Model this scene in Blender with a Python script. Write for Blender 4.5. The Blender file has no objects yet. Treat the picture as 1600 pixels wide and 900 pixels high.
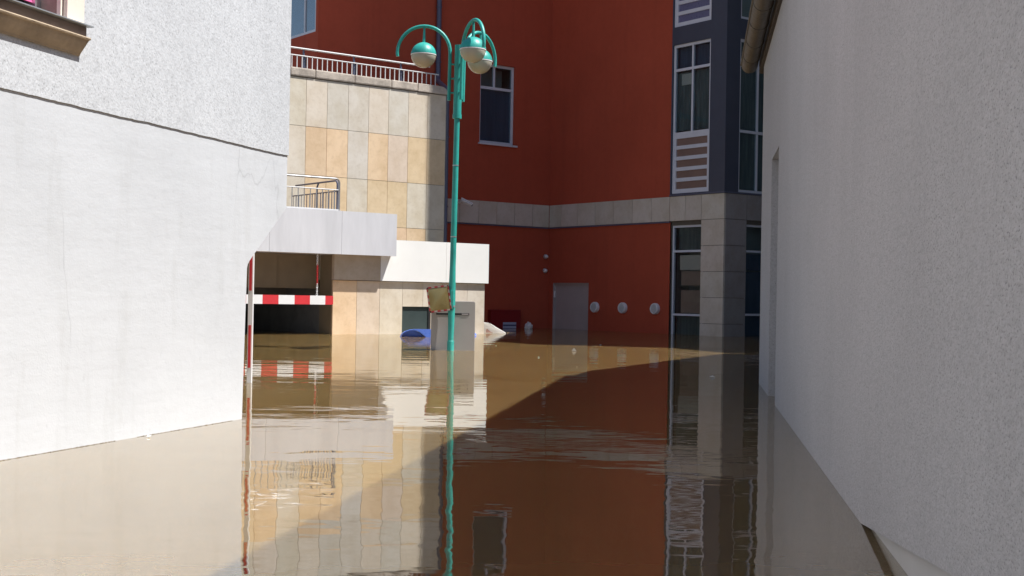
import bpy, bmesh, math, random
from math import sin, cos, radians, pi, hypot, atan2
from mathutils import Vector, Matrix, noise

random.seed(7)
S = bpy.context.scene
COL = S.collection
PI = pi

# ------------------------------------------------------------------ camera
cd = bpy.data.cameras.new('camera')
cam = bpy.data.objects.new('camera', cd); COL.objects.link(cam); S.camera = cam
cd.sensor_width = 36.0; cd.lens = 46.125; cd.clip_start = 0.05; cd.clip_end = 6000
_p, _r = radians(0.40), radians(1.0)
_fw = Vector((0, cos(_p), sin(_p))); _up = Vector((0, -sin(_p), cos(_p))); _rt = Vector((1, 0, 0))
_R = _rt * cos(_r) + _up * sin(_r); _U = -_rt * sin(_r) + _up * cos(_r)
m = Matrix((_R, _U, -_fw)).transposed().to_4x4(); m.translation = Vector((0, 0, 0.65))
cam.matrix_world = m

# ------------------------------------------------------------------ light
SUN = Vector((0.535, -0.075, 1.0)).normalized()          # towards the sun: from the right, 62 degrees high
w = bpy.data.worlds.new('World'); S.world = w; w.use_nodes = True
nt = w.node_tree
sky = nt.nodes.new('ShaderNodeTexSky'); sky.sky_type = 'NISHITA'; sky.sun_disc = False
sky.sun_elevation = radians(61.6); sky.sun_rotation = radians(98.0)
sky.air_density = 1.0; sky.dust_density = 1.0
bg = nt.nodes['Background']; bg.inputs[1].default_value = 0.068
nt.links.new(sky.outputs[0], bg.inputs[0])
sl = bpy.data.lights.new('sun', 'SUN'); sl.energy = 4.6; sl.angle = radians(0.53); sl.color = (1.0, 0.98, 0.95)
so = bpy.data.objects.new('sun', sl); COL.objects.link(so)
so.rotation_euler = (-SUN).to_track_quat('-Z', 'Y').to_euler(); so.location = (20, 0, 40)
S.view_settings.view_transform = 'Standard'; S.view_settings.look = 'None'
S.view_settings.exposure = 0.72; S.view_settings.gamma = 1.0; S.view_settings.use_curve_mapping = False
S.render.engine = 'CYCLES'
S.cycles.use_denoising = True
S.cycles.max_bounces = 10; S.cycles.diffuse_bounces = 5; S.cycles.glossy_bounces = 5
S.cycles.transparent_max_bounces = 10
S.cycles.sample_clamp_indirect = 6.0

# ------------------------------------------------------------------ materials
def newmat(name):
    mt = bpy.data.materials.new(name); mt.use_nodes = True
    t = mt.node_tree; b = t.nodes['Principled BSDF']
    return mt, t, b, (lambda a, c: t.links.new(a, c))

def coords(t, sc=(1, 1, 1), kind='Object'):
    tc = t.nodes.new('ShaderNodeTexCoord'); mp = t.nodes.new('ShaderNodeMapping')
    mp.inputs['Scale'].default_value = sc
    t.links.new(tc.outputs[kind], mp.inputs[0]); return mp.outputs[0]

def noisef(t, vec, scale, detail=3, rough=0.55):
    n = t.nodes.new('ShaderNodeTexNoise'); n.inputs['Scale'].default_value = scale
    n.inputs['Detail'].default_value = detail; n.inputs['Roughness'].default_value = rough
    t.links.new(vec, n.inputs['Vector']); return n.outputs['Fac']

def ramp(t, fac, stops):
    r = t.nodes.new('ShaderNodeValToRGB'); e = r.color_ramp.elements
    while len(e) < len(stops): e.new(0.5)
    for el, (p, c) in zip(e, stops):
        el.position = p; el.color = (c[0], c[1], c[2], 1) if not isinstance(c, (int, float)) else (c, c, c, 1)
    t.links.new(fac, r.inputs[0]); return r.outputs[0]

def mixc(t, a, b, fac, mode='MIX'):
    m_ = t.nodes.new('ShaderNodeMix'); m_.data_type = 'RGBA'; m_.blend_type = mode
    for sock, v in ((m_.inputs[6], a), (m_.inputs[7], b), (m_.inputs[0], fac)):
        if hasattr(v, 'links'): t.links.new(v, sock)
        elif isinstance(v, (int, float)): sock.default_value = v
        else: sock.default_value = (v[0], v[1], v[2], 1)
    return m_.outputs[2]

def bump(t, b, h, dist, strength=1.0, prev=None):
    n = t.nodes.new('ShaderNodeBump'); n.inputs['Distance'].default_value = dist
    n.inputs['Strength'].default_value = strength
    t.links.new(h, n.inputs['Height'])
    if prev is not None: t.links.new(prev, n.inputs['Normal'])
    if b is not None: t.links.new(n.outputs[0], b.inputs['Normal'])
    return n.outputs[0]

def plain(name, col, rough=0.5, var=0.10, scale=4.0, metal=0.0, bumpd=0.0, bscale=60.0, coat=0.0, sc=(1, 1, 1)):
    mt, t, b, L = newmat(name)
    v = coords(t, sc)
    n1 = noisef(t, v, scale, 4); n2 = noisef(t, v, scale * 7, 3)
    lo = tuple(c * (1 - var) for c in col); hi = tuple(min(1, c * (1 + var)) for c in col)
    c = ramp(t, n1, [(0.3, lo), (0.7, hi)])
    f2 = ramp(t, n2, [(0.25, 1 - var * 0.7), (0.75, 1.0)])
    c = mixc(t, c, f2, 1.0, 'MULTIPLY')
    L(c, b.inputs['Base Color'])
    b.inputs['Roughness'].default_value = rough; b.inputs['Metallic'].default_value = metal
    b.inputs['Coat Weight'].default_value = coat
    rr = ramp(t, n2, [(0.2, max(0.02, rough - 0.08)), (0.8, min(1, rough + 0.1))]); L(rr, b.inputs['Roughness'])
    if bumpd: bump(t, b, noisef(t, v, bscale, 3), bumpd)
    return mt

def render_mat(name, col, grain, dist, dark, pit=0.42, streak=0.06, mottle=0.07, grain2=None, gs=(1, 1, 0.8)):
    """mineral wall render: coarse scratched grain with pits, soft stains and rain streaks"""
    mt, t, b, L = newmat(name)
    v = coords(t); vs = coords(t, (1.0, 1.0, 0.10)); vg = coords(t, gs)
    n1 = noisef(t, v, 1.3, 5, 0.6); n2 = noisef(t, vs, 5.0, 4, 0.6)
    g = noisef(t, vg, grain, 4, 0.62)
    vo = t.nodes.new('ShaderNodeTexVoronoi'); vo.inputs['Scale'].default_value = grain2 or grain * 0.75
    L(vg, vo.inputs['Vector'])
    c = ramp(t, n1, [(0.3, tuple(x * (1 - mottle) for x in col)), (0.7, col)])
    c = mixc(t, c, ramp(t, n2, [(0.25, 1 - streak), (0.7, 1.0)]), 1.0, 'MULTIPLY')
    # pits darkened in colour, standing in for shade within the grain
    pt = ramp(t, g, [(pit - 0.10, 1 - dark), (pit + 0.02, 1.0)])
    # mask, so the pitting comes in fields
    fld = ramp(t, noisef(t, v, 2.6, 3), [(0.35, 0.55), (0.65, 1.0)])
    pm = mixc(t, (1, 1, 1), pt, fld)
    c = mixc(t, c, pm, 1.0, 'MULTIPLY')
    g2 = noisef(t, vg, grain * 0.33, 3, 0.6)
    c = mixc(t, c, ramp(t, g2, [(0.30, (0.88, 0.88, 0.88)), (0.5, (1, 1, 1)), (0.66, (1.06, 1.06, 1.06))]), 1.0, 'MULTIPLY')
    L(c, b.inputs['Base Color']); b.inputs['Roughness'].default_value = 0.9
    b.inputs['Specular IOR Level'].default_value = 0.25
    hgt = mixc(t, g, vo.outputs['Distance'], 0.45)
    n = bump(t, None, hgt, dist)
    n = bump(t, b, n1, 0.02, 0.5, n)
    return mt

def smooth_plaster(name, col):
    mt, t, b, L = newmat(name)
    v = coords(t); vs = coords(t, (1, 1, 0.16)); vh = coords(t, (0.25, 1, 1.0))
    n1 = noisef(t, v, 1.9, 6, 0.62); n2 = noisef(t, vs, 7.0, 5, 0.65); n3 = noisef(t, v, 24, 4); n4 = noisef(t, vh, 9, 4)
    c = ramp(t, n1, [(0.30, tuple(x * 0.93 for x in col)), (0.6, col)])
    c = mixc(t, c, ramp(t, n2, [(0.30, (0.91, 0.905, 0.89)), (0.46, (1, 1, 1))]), 0.75, 'MULTIPLY')
    c = mixc(t, c, ramp(t, n3, [(0.26, 0.86), (0.36, 1.0)]), 0.6, 'MULTIPLY')
    vw = t.nodes.new('ShaderNodeVectorMath'); vw.operation = 'ADD'
    nz = t.nodes.new('ShaderNodeTexNoise'); nz.inputs['Scale'].default_value = 6.0; nz.inputs['Detail'].default_value = 5
    L(coords(t, (1, 1, 0.35)), nz.inputs['Vector']); sc_n = t.nodes.new('ShaderNodeVectorMath'); sc_n.operation = 'SCALE'; sc_n.inputs[3].default_value = 0.16
    L(nz.outputs['Color'], sc_n.inputs[0]); L(coords(t, (1.0, 1.0, 0.30)), vw.inputs[0]); L(sc_n.outputs[0], vw.inputs[1])
    vr = t.nodes.new('ShaderNodeTexVoronoi'); vr.feature = 'DISTANCE_TO_EDGE'; vr.inputs['Scale'].default_value = 1.3; L(vw.outputs[0], vr.inputs['Vector'])
    crack = ramp(t, vr.outputs['Distance'], [(0.0, 0.70), (0.005, 1.0)])
    keep = ramp(t, noisef(t, v, 1.7, 2), [(0.50, 0.0), (0.62, 0.55)])
    c = mixc(t, c, crack, keep, 'MULTIPLY')
    L(c, b.inputs['Base Color']); b.inputs['Roughness'].default_value = 0.85
    n = bump(t, None, n4, 0.004, 0.6)
    n = bump(t, None, n3, 0.0010, 1.0, n)
    bump(t, b, noisef(t, v, 110, 3), 0.0005, 1.0, n)
    return mt

def stone_mat(name, tint=(1, 1, 1), rough=0.6):
    """sawn stone panel: the panel's own colour comes from the object, with veins and blotches"""
    mt, t, b, L = newmat(name)
    oi = t.nodes.new('ShaderNodeObjectInfo')
    tc = t.nodes.new('ShaderNodeTexCoord')
    add = t.nodes.new('ShaderNodeVectorMath'); add.operation = 'ADD'
    mul = t.nodes.new('ShaderNodeVectorMath'); mul.operation = 'SCALE'; mul.inputs[3].default_value = 37.0
    L(oi.outputs['Random'], mul.inputs[0]); L(tc.outputs['Object'], add.inputs[0]); L(mul.outputs[0], add.inputs[1])
    v = add.outputs[0]
    n1 = noisef(t, v, 3.0, 5, 0.6); n2 = noisef(t, v, 16, 4, 0.6)
    c = mixc(t, oi.outputs['Color'], tint, 1.0, 'MULTIPLY')
    c = mixc(t, c, ramp(t, n1, [(0.3, (0.84, 0.80, 0.73)), (0.60, (1, 1, 1))]), 0.9, 'MULTIPLY')
    c = mixc(t, c, ramp(t, n2, [(0.28, (0.88, 0.86, 0.84)), (0.5, (1, 1, 1))]), 0.7, 'MULTIPLY')
    L(c, b.inputs['Base Color']); b.inputs['Roughness'].default_value = rough
    bump(t, b, n2, 0.0015)
    return mt

def glass_mat(name, tint=(0.75, 0.82, 0.85), base=0.03):
    mt, t, b, L = newmat(name); t.nodes.remove(b)
    out = t.nodes['Material Output']
    tr = t.nodes.new('ShaderNodeBsdfTransparent'); tr.inputs[0].default_value = (*tint, 1)
    gl = t.nodes.new('ShaderNodeBsdfGlossy'); gl.inputs['Roughness'].default_value = 0.015
    lw = t.nodes.new('ShaderNodeLayerWeight'); lw.inputs[0].default_value = 0.5
    fr = t.nodes.new('ShaderNodeMath'); fr.operation = 'POWER'; fr.inputs[1].default_value = 5.0; L(lw.outputs['Facing'], fr.inputs[0])
    v = coords(t)
    bm_ = bump(t, None, noisef(t, v, 1.7, 1), 0.004)
    L(bm_, gl.inputs['Normal'])
    mx = t.nodes.new('ShaderNodeMixShader')
    ma = t.nodes.new('ShaderNodeMath'); ma.operation = 'ADD'; ma.inputs[1].default_value = base; ma.use_clamp = True
    L(fr.outputs[0], ma.inputs[0]); L(ma.outputs[0], mx.inputs[0]); L(tr.outputs[0], mx.inputs[1]); L(gl.outputs[0], mx.inputs[2])
    L(mx.outputs[0], out.inputs[0])
    return mt

M = {}
M['render_rough'] = render_mat('white_rough_render', (0.585, 0.60, 0.62), 125, 0.0017, 0.40, pit=0.425)
M['plaster'] = smooth_plaster('white_smooth_plaster', (0.565, 0.58, 0.60))
M['render_grey'] = render_mat('grey_scratch_render', (0.485, 0.485, 0.505), 190, 0.0022, 0.50, pit=0.44, streak=0.05, mottle=0.12, gs=(0.5, 1, 1))
M['plinth'] = plain('grey_plinth_coating', (0.50, 0.50, 0.50), 0.7, 0.06)
def red_mat():
    mt, t, b, L = newmat('oxide_red_wall_paint')
    n1 = noisef(t, coords(t), 0.8, 5, 0.6); n2 = noisef(t, coords(t, (5, 5, 0.22)), 1.0, 5, 0.65); n3 = noisef(t, coords(t), 9.0, 4)
    c = ramp(t, n1, [(0.3, (0.41, 0.072, 0.036)), (0.7, (0.47, 0.084, 0.043))])
    c = mixc(t, c, ramp(t, n2, [(0.32, (0.80, 0.82, 0.84)), (0.5, (1, 1, 1)), (0.72, (1.0, 1.0, 1.0)), (0.8, (1.06, 1.12, 1.16))]), 0.3, 'MULTIPLY')
    c = mixc(t, c, ramp(t, n3, [(0.3, 0.93), (0.6, 1.0)]), 0.8, 'MULTIPLY')
    L(c, b.inputs['Base Color']); b.inputs['Roughness'].default_value = 0.85; b.inputs['Specular IOR Level'].default_value = 0.3
    return mt
M['red'] = red_mat()
M['stone'] = stone_mat('pale_sandstone')
M['stone_dark'] = stone_mat('grey_brown_stone')
M['joint'] = plain('recessed_joint_mortar', (0.13, 0.11, 0.09), 0.9)
M['cream'] = plain('cream_fascia_panel', (0.90, 0.89, 0.85), 0.55, 0.03, 1.5)
M['palegrey'] = plain('pale_grey_canopy_panel', (0.64, 0.64, 0.665), 0.6, 0.08, 2.2, sc=(1.6, 1, 0.25))
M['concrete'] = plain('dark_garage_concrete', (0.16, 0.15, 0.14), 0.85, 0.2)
M['beam'] = plain('brown_garage_lintel', (0.20, 0.155, 0.10), 0.8, 0.08)
M['coping'] = plain('weathered_coping_stone', (0.52, 0.45, 0.38), 0.85, 0.30, 4.0, bumpd=0.004, bscale=30)
M['white_metal'] = plain('white_painted_metal', (0.66, 0.66, 0.66), 0.4, 0.04)
M['steel'] = plain('galvanised_steel', (0.55, 0.55, 0.56), 0.35, 0.08, metal=0.8)
M['frame'] = plain('silver_window_frame', (0.66, 0.67, 0.74), 0.4, 0.04, metal=0.0)
M['blue_clad'] = plain('dark_blue_grey_cladding', (0.055, 0.063, 0.095), 0.45, 0.06)
M['pipe'] = plain('slate_downpipe', (0.10, 0.105, 0.16), 0.4, 0.10)
M['glass'] = glass_mat('window_glass')
M['glass_clear'] = glass_mat('reflective_ground_floor_glass', (0.80, 0.84, 0.85), 0.06)
M['glass_sky'] = glass_mat('sky_reflecting_glass', (0.5, 0.6, 0.7), 0.35)
M['room'] = plain('dim_room_wall', (0.42, 0.41, 0.36), 0.9, 0.1)
M['net'] = plain('grey_green_net_curtain', (0.20, 0.215, 0.195), 0.9, 0.30, 3.0, sc=(6, 6, 0.5))  # added behind the bay panes to imitate the tone of daylit rooms
M['slate_curtain'] = plain('slate_curtain', (0.115, 0.135, 0.185), 0.9, 0.15, 3.0, sc=(5, 5, 0.4))
M['wing'] = plain('grey_wing_render', (0.42, 0.43, 0.44), 0.85, 0.08)  # grey of the unseen block, chosen for what the windows mirror
M['roofing'] = plain('dark_roofing_felt', (0.10, 0.10, 0.10), 0.9, 0.2)  # dark cover for unseen tops, added to absorb bounced sunlight
M['blind'] = plain('beige_roller_blind', (0.80, 0.68, 0.57), 0.8, 0.04)
M['brown_board'] = plain('brown_cupboard_board', (0.56, 0.36, 0.27), 0.6, 0.1)
M['dark'] = plain('near_black_rubber', (0.02, 0.02, 0.022), 0.6, 0.1)
M['hatch'] = plain('dark_slate_green_hatch', (0.035, 0.055, 0.055), 0.5, 0.08)
M['infill_brown'] = plain('brown_infill_panel', (0.23, 0.15, 0.125), 0.35, 0.08)  # brown reflection of the panes painted as a solid colour
M['infill_blue'] = plain('slate_blue_infill_panel', (0.14, 0.145, 0.26), 0.3, 0.06)  # bluish reflection of the panes painted as a solid colour
M['door'] = plain('grey_brown_steel_door', (0.47, 0.41, 0.40), 0.5, 0.05)
M['teal'] = plain('teal_lamp_paint', (0.035, 0.38, 0.325), 0.40, 0.22, 7.0, bumpd=0.0012, bscale=25, sc=(1, 1, 0.4))
M['cabinet'] = plain('grey_cabinet_plastic', (0.37, 0.34, 0.32), 0.5, 0.05)
M['red_sign'] = plain('signal_red_film', (0.62, 0.035, 0.045), 0.4, 0.06)
M['white_sign'] = plain('reflective_white_film', (0.78, 0.78, 0.78), 0.4, 0.05)
M['fire_red'] = plain('dark_red_box_enamel', (0.24, 0.012, 0.016), 0.35, 0.06)
M['notice_blue'] = plain('pale_blue_notice_print', (0.42, 0.46, 0.62), 0.5, 0.03)
M['notice_ink'] = plain('navy_notice_print', (0.05, 0.06, 0.16), 0.5, 0.03)
M['bin_blue'] = plain('blue_plastic', (0.12, 0.24, 0.80), 0.3, 0.05)
M['poly'] = plain('white_polystyrene', (0.84, 0.83, 0.79), 0.7, 0.05, bumpd=0.004, bscale=40)
M['pink_print'] = plain('faded_pink_print', (0.55, 0.35, 0.30), 0.7, 0.15)
M['vent'] = plain('light_grey_vent_plastic', (0.84, 0.82, 0.82), 0.5, 0.04)
M['vent_dark'] = plain('vent_shadow_gap', (0.12, 0.12, 0.125), 0.7, 0.05)
M['gutter'] = plain('oxidised_copper_brown_gutter', (0.088, 0.078, 0.066), 0.5, 0.18, 5.0)
M['roof'] = plain('roof_tile_brown', (0.16, 0.09, 0.07), 0.8, 0.2)
M['wood'] = plain('dark_eaves_timber', (0.06, 0.045, 0.035), 0.7, 0.2)
M['surround'] = plain('cream_window_surround', (0.80, 0.70, 0.60), 0.8, 0.06)
M['peel'] = plain('peeling_brown_jamb', (0.36, 0.26, 0.22), 0.8, 0.25, 14)
M['sillstone'] = plain('worn_sandstone_sill', (0.46, 0.36, 0.25), 0.85, 0.22, 6, bumpd=0.004, bscale=35)
M['sillslab'] = plain('brown_sill_slab', (0.25, 0.20, 0.175), 0.8, 0.2, 8)
M['flash'] = plain('zinc_sill_flashing', (0.34, 0.37, 0.40), 0.4, 0.1, metal=0.3)
M['pink'] = plain('pink_slat_blind', (0.66, 0.12, 0.30), 0.5, 0.05)
M['mud'] = plain('river_mud', (0.12, 0.085, 0.05), 0.9, 0.2)
M['flotsam'] = plain('grey_brown_scum', (0.26, 0.22, 0.17), 0.9, 0.3, 20)
M['paper'] = plain('soaked_white_paper', (0.75, 0.72, 0.66), 0.8, 0.05)

def mirror_mat():
    mt, t, b, L = newmat('yellowed_acrylic_mirror')
    v = coords(t); n = noisef(t, v, 7, 3)
    L(ramp(t, n, [(0.3, (0.30, 0.23, 0.09)), (0.7, (0.36, 0.28, 0.12))]), b.inputs['Base Color'])  # olive tone of a reflected facade painted into the base colour
    b.inputs['Metallic'].default_value = 0.55; b.inputs['Roughness'].default_value = 0.18
    return mt
M['mirror'] = mirror_mat()

def bowl_mat():
    mt, t, b, L = newmat('frosted_lamp_bowl')
    b.inputs['Base Color'].default_value = (0.74, 0.68, 0.56, 1); b.inputs['Roughness'].default_value = 0.16
    b.inputs['Transmission Weight'].default_value = 0.15
    b.inputs['Coat Weight'].default_value = 0.4; b.inputs['Coat Roughness'].default_value = 0.05
    tr = t.nodes.new('ShaderNodeBsdfTransparent'); tr.inputs[0].default_value = (0.9, 0.85, 0.75, 1)
    mx = t.nodes.new('ShaderNodeMixShader'); mx.inputs[0].default_value = 0.30
    L(b.outputs[0], mx.inputs[1]); L(tr.outputs[0], mx.inputs[2]); L(mx.outputs[0], t.nodes['Material Output'].inputs[0])
    return mt
M['bowl'] = bowl_mat()

def water_mat():
    mt, t, b, L = newmat('muddy_flood_water')
    v = coords(t)
    n = noisef(t, coords(t, (0.5, 1.0, 1)), 0.8, 5, 0.6)
    L(ramp(t, n, [(0.3, (0.160, 0.103, 0.038)), (0.7, (0.200, 0.132, 0.053))]), b.inputs['Base Color'])
    # silt in suspension scatters light back; the skin of the water mirrors
    col = b.inputs['Base Color'].links[0].from_socket; t.nodes.remove(b)
    di = t.nodes.new('ShaderNodeSubsurfaceScattering'); di.falloff = 'BURLEY'; L(col, di.inputs[0])
    di.inputs['Scale'].default_value = 0.06; di.inputs['Radius'].default_value = (1.0, 0.8, 0.5)
    gl = t.nodes.new('ShaderNodeBsdfGlossy'); gl.inputs['Roughness'].default_value = 0.02; gl.inputs[0].default_value = (0.99, 0.985, 0.96, 1)
    fr = t.nodes.new('ShaderNodeFresnel'); fr.inputs[0].default_value = 1.333
    fac = ramp(t, fr.outputs[0], [(0.0, 0.0), (0.02, 0.03), (0.20, 0.42), (0.35, 0.555), (0.80, 0.69), (1.0, 0.90)])
    mx = t.nodes.new('ShaderNodeMixShader'); L(fac, mx.inputs[0]); L(di.outputs[0], mx.inputs[1]); L(gl.outputs[0], mx.inputs[2])
    L(mx.outputs[0], t.nodes['Material Output'].inputs[0])
    # long lazy swell, short ripples, and gusts that roughen some patches only
    v1 = coords(t, (0.9, 2.4, 1)); v2 = coords(t, (4.5, 6.0, 1)); v3 = coords(t, (4.0, 26.0, 1))
    swell = noisef(t, v1, 1.0, 1, 0.4); rip = noisef(t, v2, 1.0, 2, 0.5); fine = noisef(t, v3, 1.0, 2, 0.5)
    gust = ramp(t, noisef(t, coords(t, (0.22, 0.75, 1)), 1.0, 2, 0.5), [(0.50, 0.05), (0.68, 1.0)])
    # one gust in mid-alley
    sx = t.nodes.new('ShaderNodeSeparateXYZ'); tc = t.nodes.new('ShaderNodeTexCoord'); L(tc.outputs['Object'], sx.inputs[0])
    def mth(op, a, c=None):
        q = t.nodes.new('ShaderNodeMath'); q.operation = op
        for i, s_ in enumerate((a, c)):
            if s_ is None: continue
            if hasattr(s_, 'links'): L(s_, q.inputs[i])
            else: q.inputs[i].default_value = s_
        return q.outputs[0]
    warp = mth('MULTIPLY', mth('SUBTRACT', noisef(t, coords(t, (1.6, 1.6, 1)), 1.0, 3), 0.5), 1.4)
    d = mth('ADD', mth('ADD', mth('MULTIPLY', sx.outputs[0], 0.55), sx.outputs[1]), warp)
    d = mth('ABSOLUTE', mth('SUBTRACT', d, 6.05))
    band = ramp(t, mth('MULTIPLY', d, 1.6), [(0.15, 1.0), (0.55, 0.0)])
    right = ramp(t, mth('ADD', mth('MULTIPLY', sx.outputs[0], 0.6), 0.45), [(0.2, 0.12), (0.6, 1.0)])
    band = mth('MULTIPLY', band, right)
    amt = mth('ADD', mth('MULTIPLY', gust, 0.35), band)
    h = mth('ADD', mth('MULTIPLY', swell, 0.0024), mth('MULTIPLY', rip, 0.00105))
    h = mth('ADD', h, mth('MULTIPLY', mth('MULTIPLY', fine, amt), 0.0011))
    nb = bump(t, None, h, 1.0)
    L(nb, gl.inputs['Normal']); L(nb, fr.inputs['Normal'])
    return mt
M['water'] = water_mat()

# ------------------------------------------------------------------ mesh helpers
class MB:
    def __init__(s): s.v = []; s.f = []; s.sm = False
    def add(s, vs, fs):
        o = len(s.v); s.v += [tuple(x) for x in vs]; s.f += [tuple(i + o for i in f) for f in fs]; return s
    def box(s, x0, x1, y0, y1, z0, z1):
        return s.add([(x0, y0, z0), (x1, y0, z0), (x1, y1, z0), (x0, y1, z0), (x0, y0, z1), (x1, y0, z1), (x1, y1, z1), (x0, y1, z1)],
                     [(0, 3, 2, 1), (4, 5, 6, 7), (0, 1, 5, 4), (1, 2, 6, 5), (2, 3, 7, 6), (3, 0, 4, 7)])
    def abox(s, ax, a0, a1, b0, b1, z0, z1):
        return s.box(a0, a1, b0, b1, z0, z1) if ax == 'u' else s.box(b0, b1, a0, a1, z0, z1)
    def quad(s, a, b, c, d): return s.add([a, b, c, d], [(0, 1, 2, 3)])
    def prism_xz(s, poly, y0, y1):
        n = len(poly)
        vs = [(x, y0, z) for x, z in poly] + [(x, y1, z) for x, z in poly]
        fs = [tuple(range(n)), tuple(range(2 * n - 1, n - 1, -1))] + [(i, i + n, (i + 1) % n + n, (i + 1) % n) for i in range(n)]
        return s.add(vs, fs)
    def prism_xy(s, poly, z0, z1):
        n = len(poly)
        vs = [(x, y, z0) for x, y in poly] + [(x, y, z1) for x, y in poly]
        fs = [tuple(range(n - 1, -1, -1)), tuple(range(n, 2 * n))] + [(i, (i + 1) % n, (i + 1) % n + n, i + n) for i in range(n)]
        return s.add(vs, fs)
    def tube(s, path, r, n=10, caps=True):
        path = [Vector(p) for p in path]; rs = r if isinstance(r, (list, tuple)) else [r] * len(path)
        rings = []; prev = None
        for i, p in enumerate(path):
            d = (path[min(i + 1, len(path) - 1)] - path[max(i - 1, 0)]).normalized()
            if prev is None:
                a = Vector((0, 0, 1)) if abs(d.z) < 0.9 else Vector((1, 0, 0)); x = d.cross(a).normalized()
            else:
                x = (prev - d * prev.dot(d)).normalized()
            prev = x; y = d.cross(x)
            rings.append([p + (x * cos(2 * PI * k / n) + y * sin(2 * PI * k / n)) * rs[i] for k in range(n)])
        vs = [q for rg in rings for q in rg]; fs = []
        for i in range(len(path) - 1):
            for k in range(n):
                k2 = (k + 1) % n; fs.append((i * n + k, i * n + k2, (i + 1) * n + k2, (i + 1) * n + k))
        if caps:
            fs.append(tuple(range(n - 1, -1, -1))); fs.append(tuple((len(path) - 1) * n + k for k in range(n)))
        s.sm = True
        return s.add(vs, fs)
    def lathe(s, prof, n=28, c=(0, 0, 0), axis='z'):
        vs = []; fs = []
        for r, h in prof:
            for k in range(n):
                a = 2 * PI * k / n
                if axis == 'z': q = (c[0] + r * cos(a), c[1] + r * sin(a), c[2] + h)
                elif axis == 'x': q = (c[0] + h, c[1] + r * cos(a), c[2] + r * sin(a))
                else: q = (c[0] + r * cos(a), c[1] + h, c[2] + r * sin(a))
                vs.append(q)
        for i in range(len(prof) - 1):
            for k in range(n):
                k2 = (k + 1) % n; fs.append((i * n + k, i * n + k2, (i + 1) * n + k2, (i + 1) * n + k))
        s.sm = True
        return s.add(vs, fs)
    def wall(s, ax, a0, a1, z0, z1, b, holes, depth):
        """a face in the plane b with openings and their reveals (holes: a0,a1,z0,z1)"""
        A = sorted({a0, a1, *[min(max(q, a0), a1) for h in holes for q in h[:2]]})
        Z = sorted({z0, z1, *[min(max(q, z0), z1) for h in holes for q in h[2:]]})
        P = (lambda a, d, z: (a, d, z)) if ax == 'u' else (lambda a, d, z: (d, a, z))
        for i in range(len(A) - 1):
            for j in range(len(Z) - 1):
                ca, cz = (A[i] + A[i + 1]) / 2, (Z[j] + Z[j + 1]) / 2
                if any(h[0] < ca < h[1] and h[2] < cz < h[3] for h in holes): continue
                s.quad(P(A[i], b, Z[j]), P(A[i + 1], b, Z[j]), P(A[i + 1], b, Z[j + 1]), P(A[i], b, Z[j + 1]))
        for h in holes:
            x0, x1, y0, y1 = h; e = b + depth
            s.quad(P(x0, b, y0), P(x0, e, y0), P(x0, e, y1), P(x0, b, y1))
            s.quad(P(x1, b, y0), P(x1, e, y0), P(x1, e, y1), P(x1, b, y1))
            s.quad(P(x0, b, y1), P(x0, e, y1), P(x1, e, y1), P(x1, b, y1))
            s.quad(P(x0, b, y0), P(x0, e, y0), P(x1, e, y0), P(x1, b, y0))
        return s
    def room(s, ax, a0, a1, b0, b1, z0, z1):
        P = (lambda a, d, z: (a, d, z)) if ax == 'u' else (lambda a, d, z: (d, a, z))
        for q in (((a0, b1, z0), (a1, b1, z0), (a1, b1, z1), (a0, b1, z1)), ((a0, b0, z0), (a0, b1, z0), (a0, b1, z1), (a0, b0, z1)),
                  ((a1, b0, z0), (a1, b1, z0), (a1, b1, z1), (a1, b0, z1)), ((a0, b0, z1), (a1, b0, z1), (a1, b1, z1), (a0, b1, z1)),
                  ((a0, b0, z0), (a1, b0, z0), (a1, b1, z0), (a0, b1, z0))):
            s.quad(*[P(*c) for c in q])
        return s
    def build(s, name, mat, parent=None, off=(0, 0, 0), bevel=0.0, color=None, weld=False):
        me = bpy.data.meshes.new(name)
        me.from_pydata([(x - off[0], y - off[1], z - off[2]) for x, y, z in s.v], [], s.f); me.validate()
        bm = bmesh.new(); bm.from_mesh(me)
        if weld: bmesh.ops.remove_doubles(bm, verts=bm.verts, dist=1e-4)
        bmesh.ops.recalc_face_normals(bm, faces=bm.faces)
        if bevel:
            bmesh.ops.remove_doubles(bm, verts=bm.verts, dist=1e-5)
            es = [e for e in bm.edges if len(e.link_faces) == 2 and e.calc_face_angle(0) > 0.6]
            bmesh.ops.bevel(bm, geom=es, offset=bevel, segments=2, affect='EDGES', profile=0.6, clamp_overlap=True)
        bm.to_mesh(me); bm.free()
        if s.sm:
            me.polygons.foreach_set('use_smooth', [True] * len(me.polygons))
            try: me.set_sharp_from_angle(angle=radians(40))
            except Exception: pass
        me.materials.append(M[mat])
        o = bpy.data.objects.new(name, me); COL.objects.link(o)
        if parent is not None: o.parent = parent
        if color: o.color = (*color, 1)
        return o

class Frame:
    def __init__(s, phi, org=(0, 0)): s.phi = phi; s.o = org
    def w(s, x, y, z=0.0):
        return Vector((s.o[0] + x * cos(s.phi) - y * sin(s.phi), s.o[1] + x * sin(s.phi) + y * cos(s.phi), z))
FM = Frame(radians(36.8))                                 # garage and red building: x along the garage front, y away from the alley
FL = Frame(radians(73.2), (-1.917, 4.947))                # left house: x along its wall, y into the house
FR = Frame(radians(81.9), (1.651, 8.156))                 # right house: x along its wall, -y into the house
FW = Frame(0.0)

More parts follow.
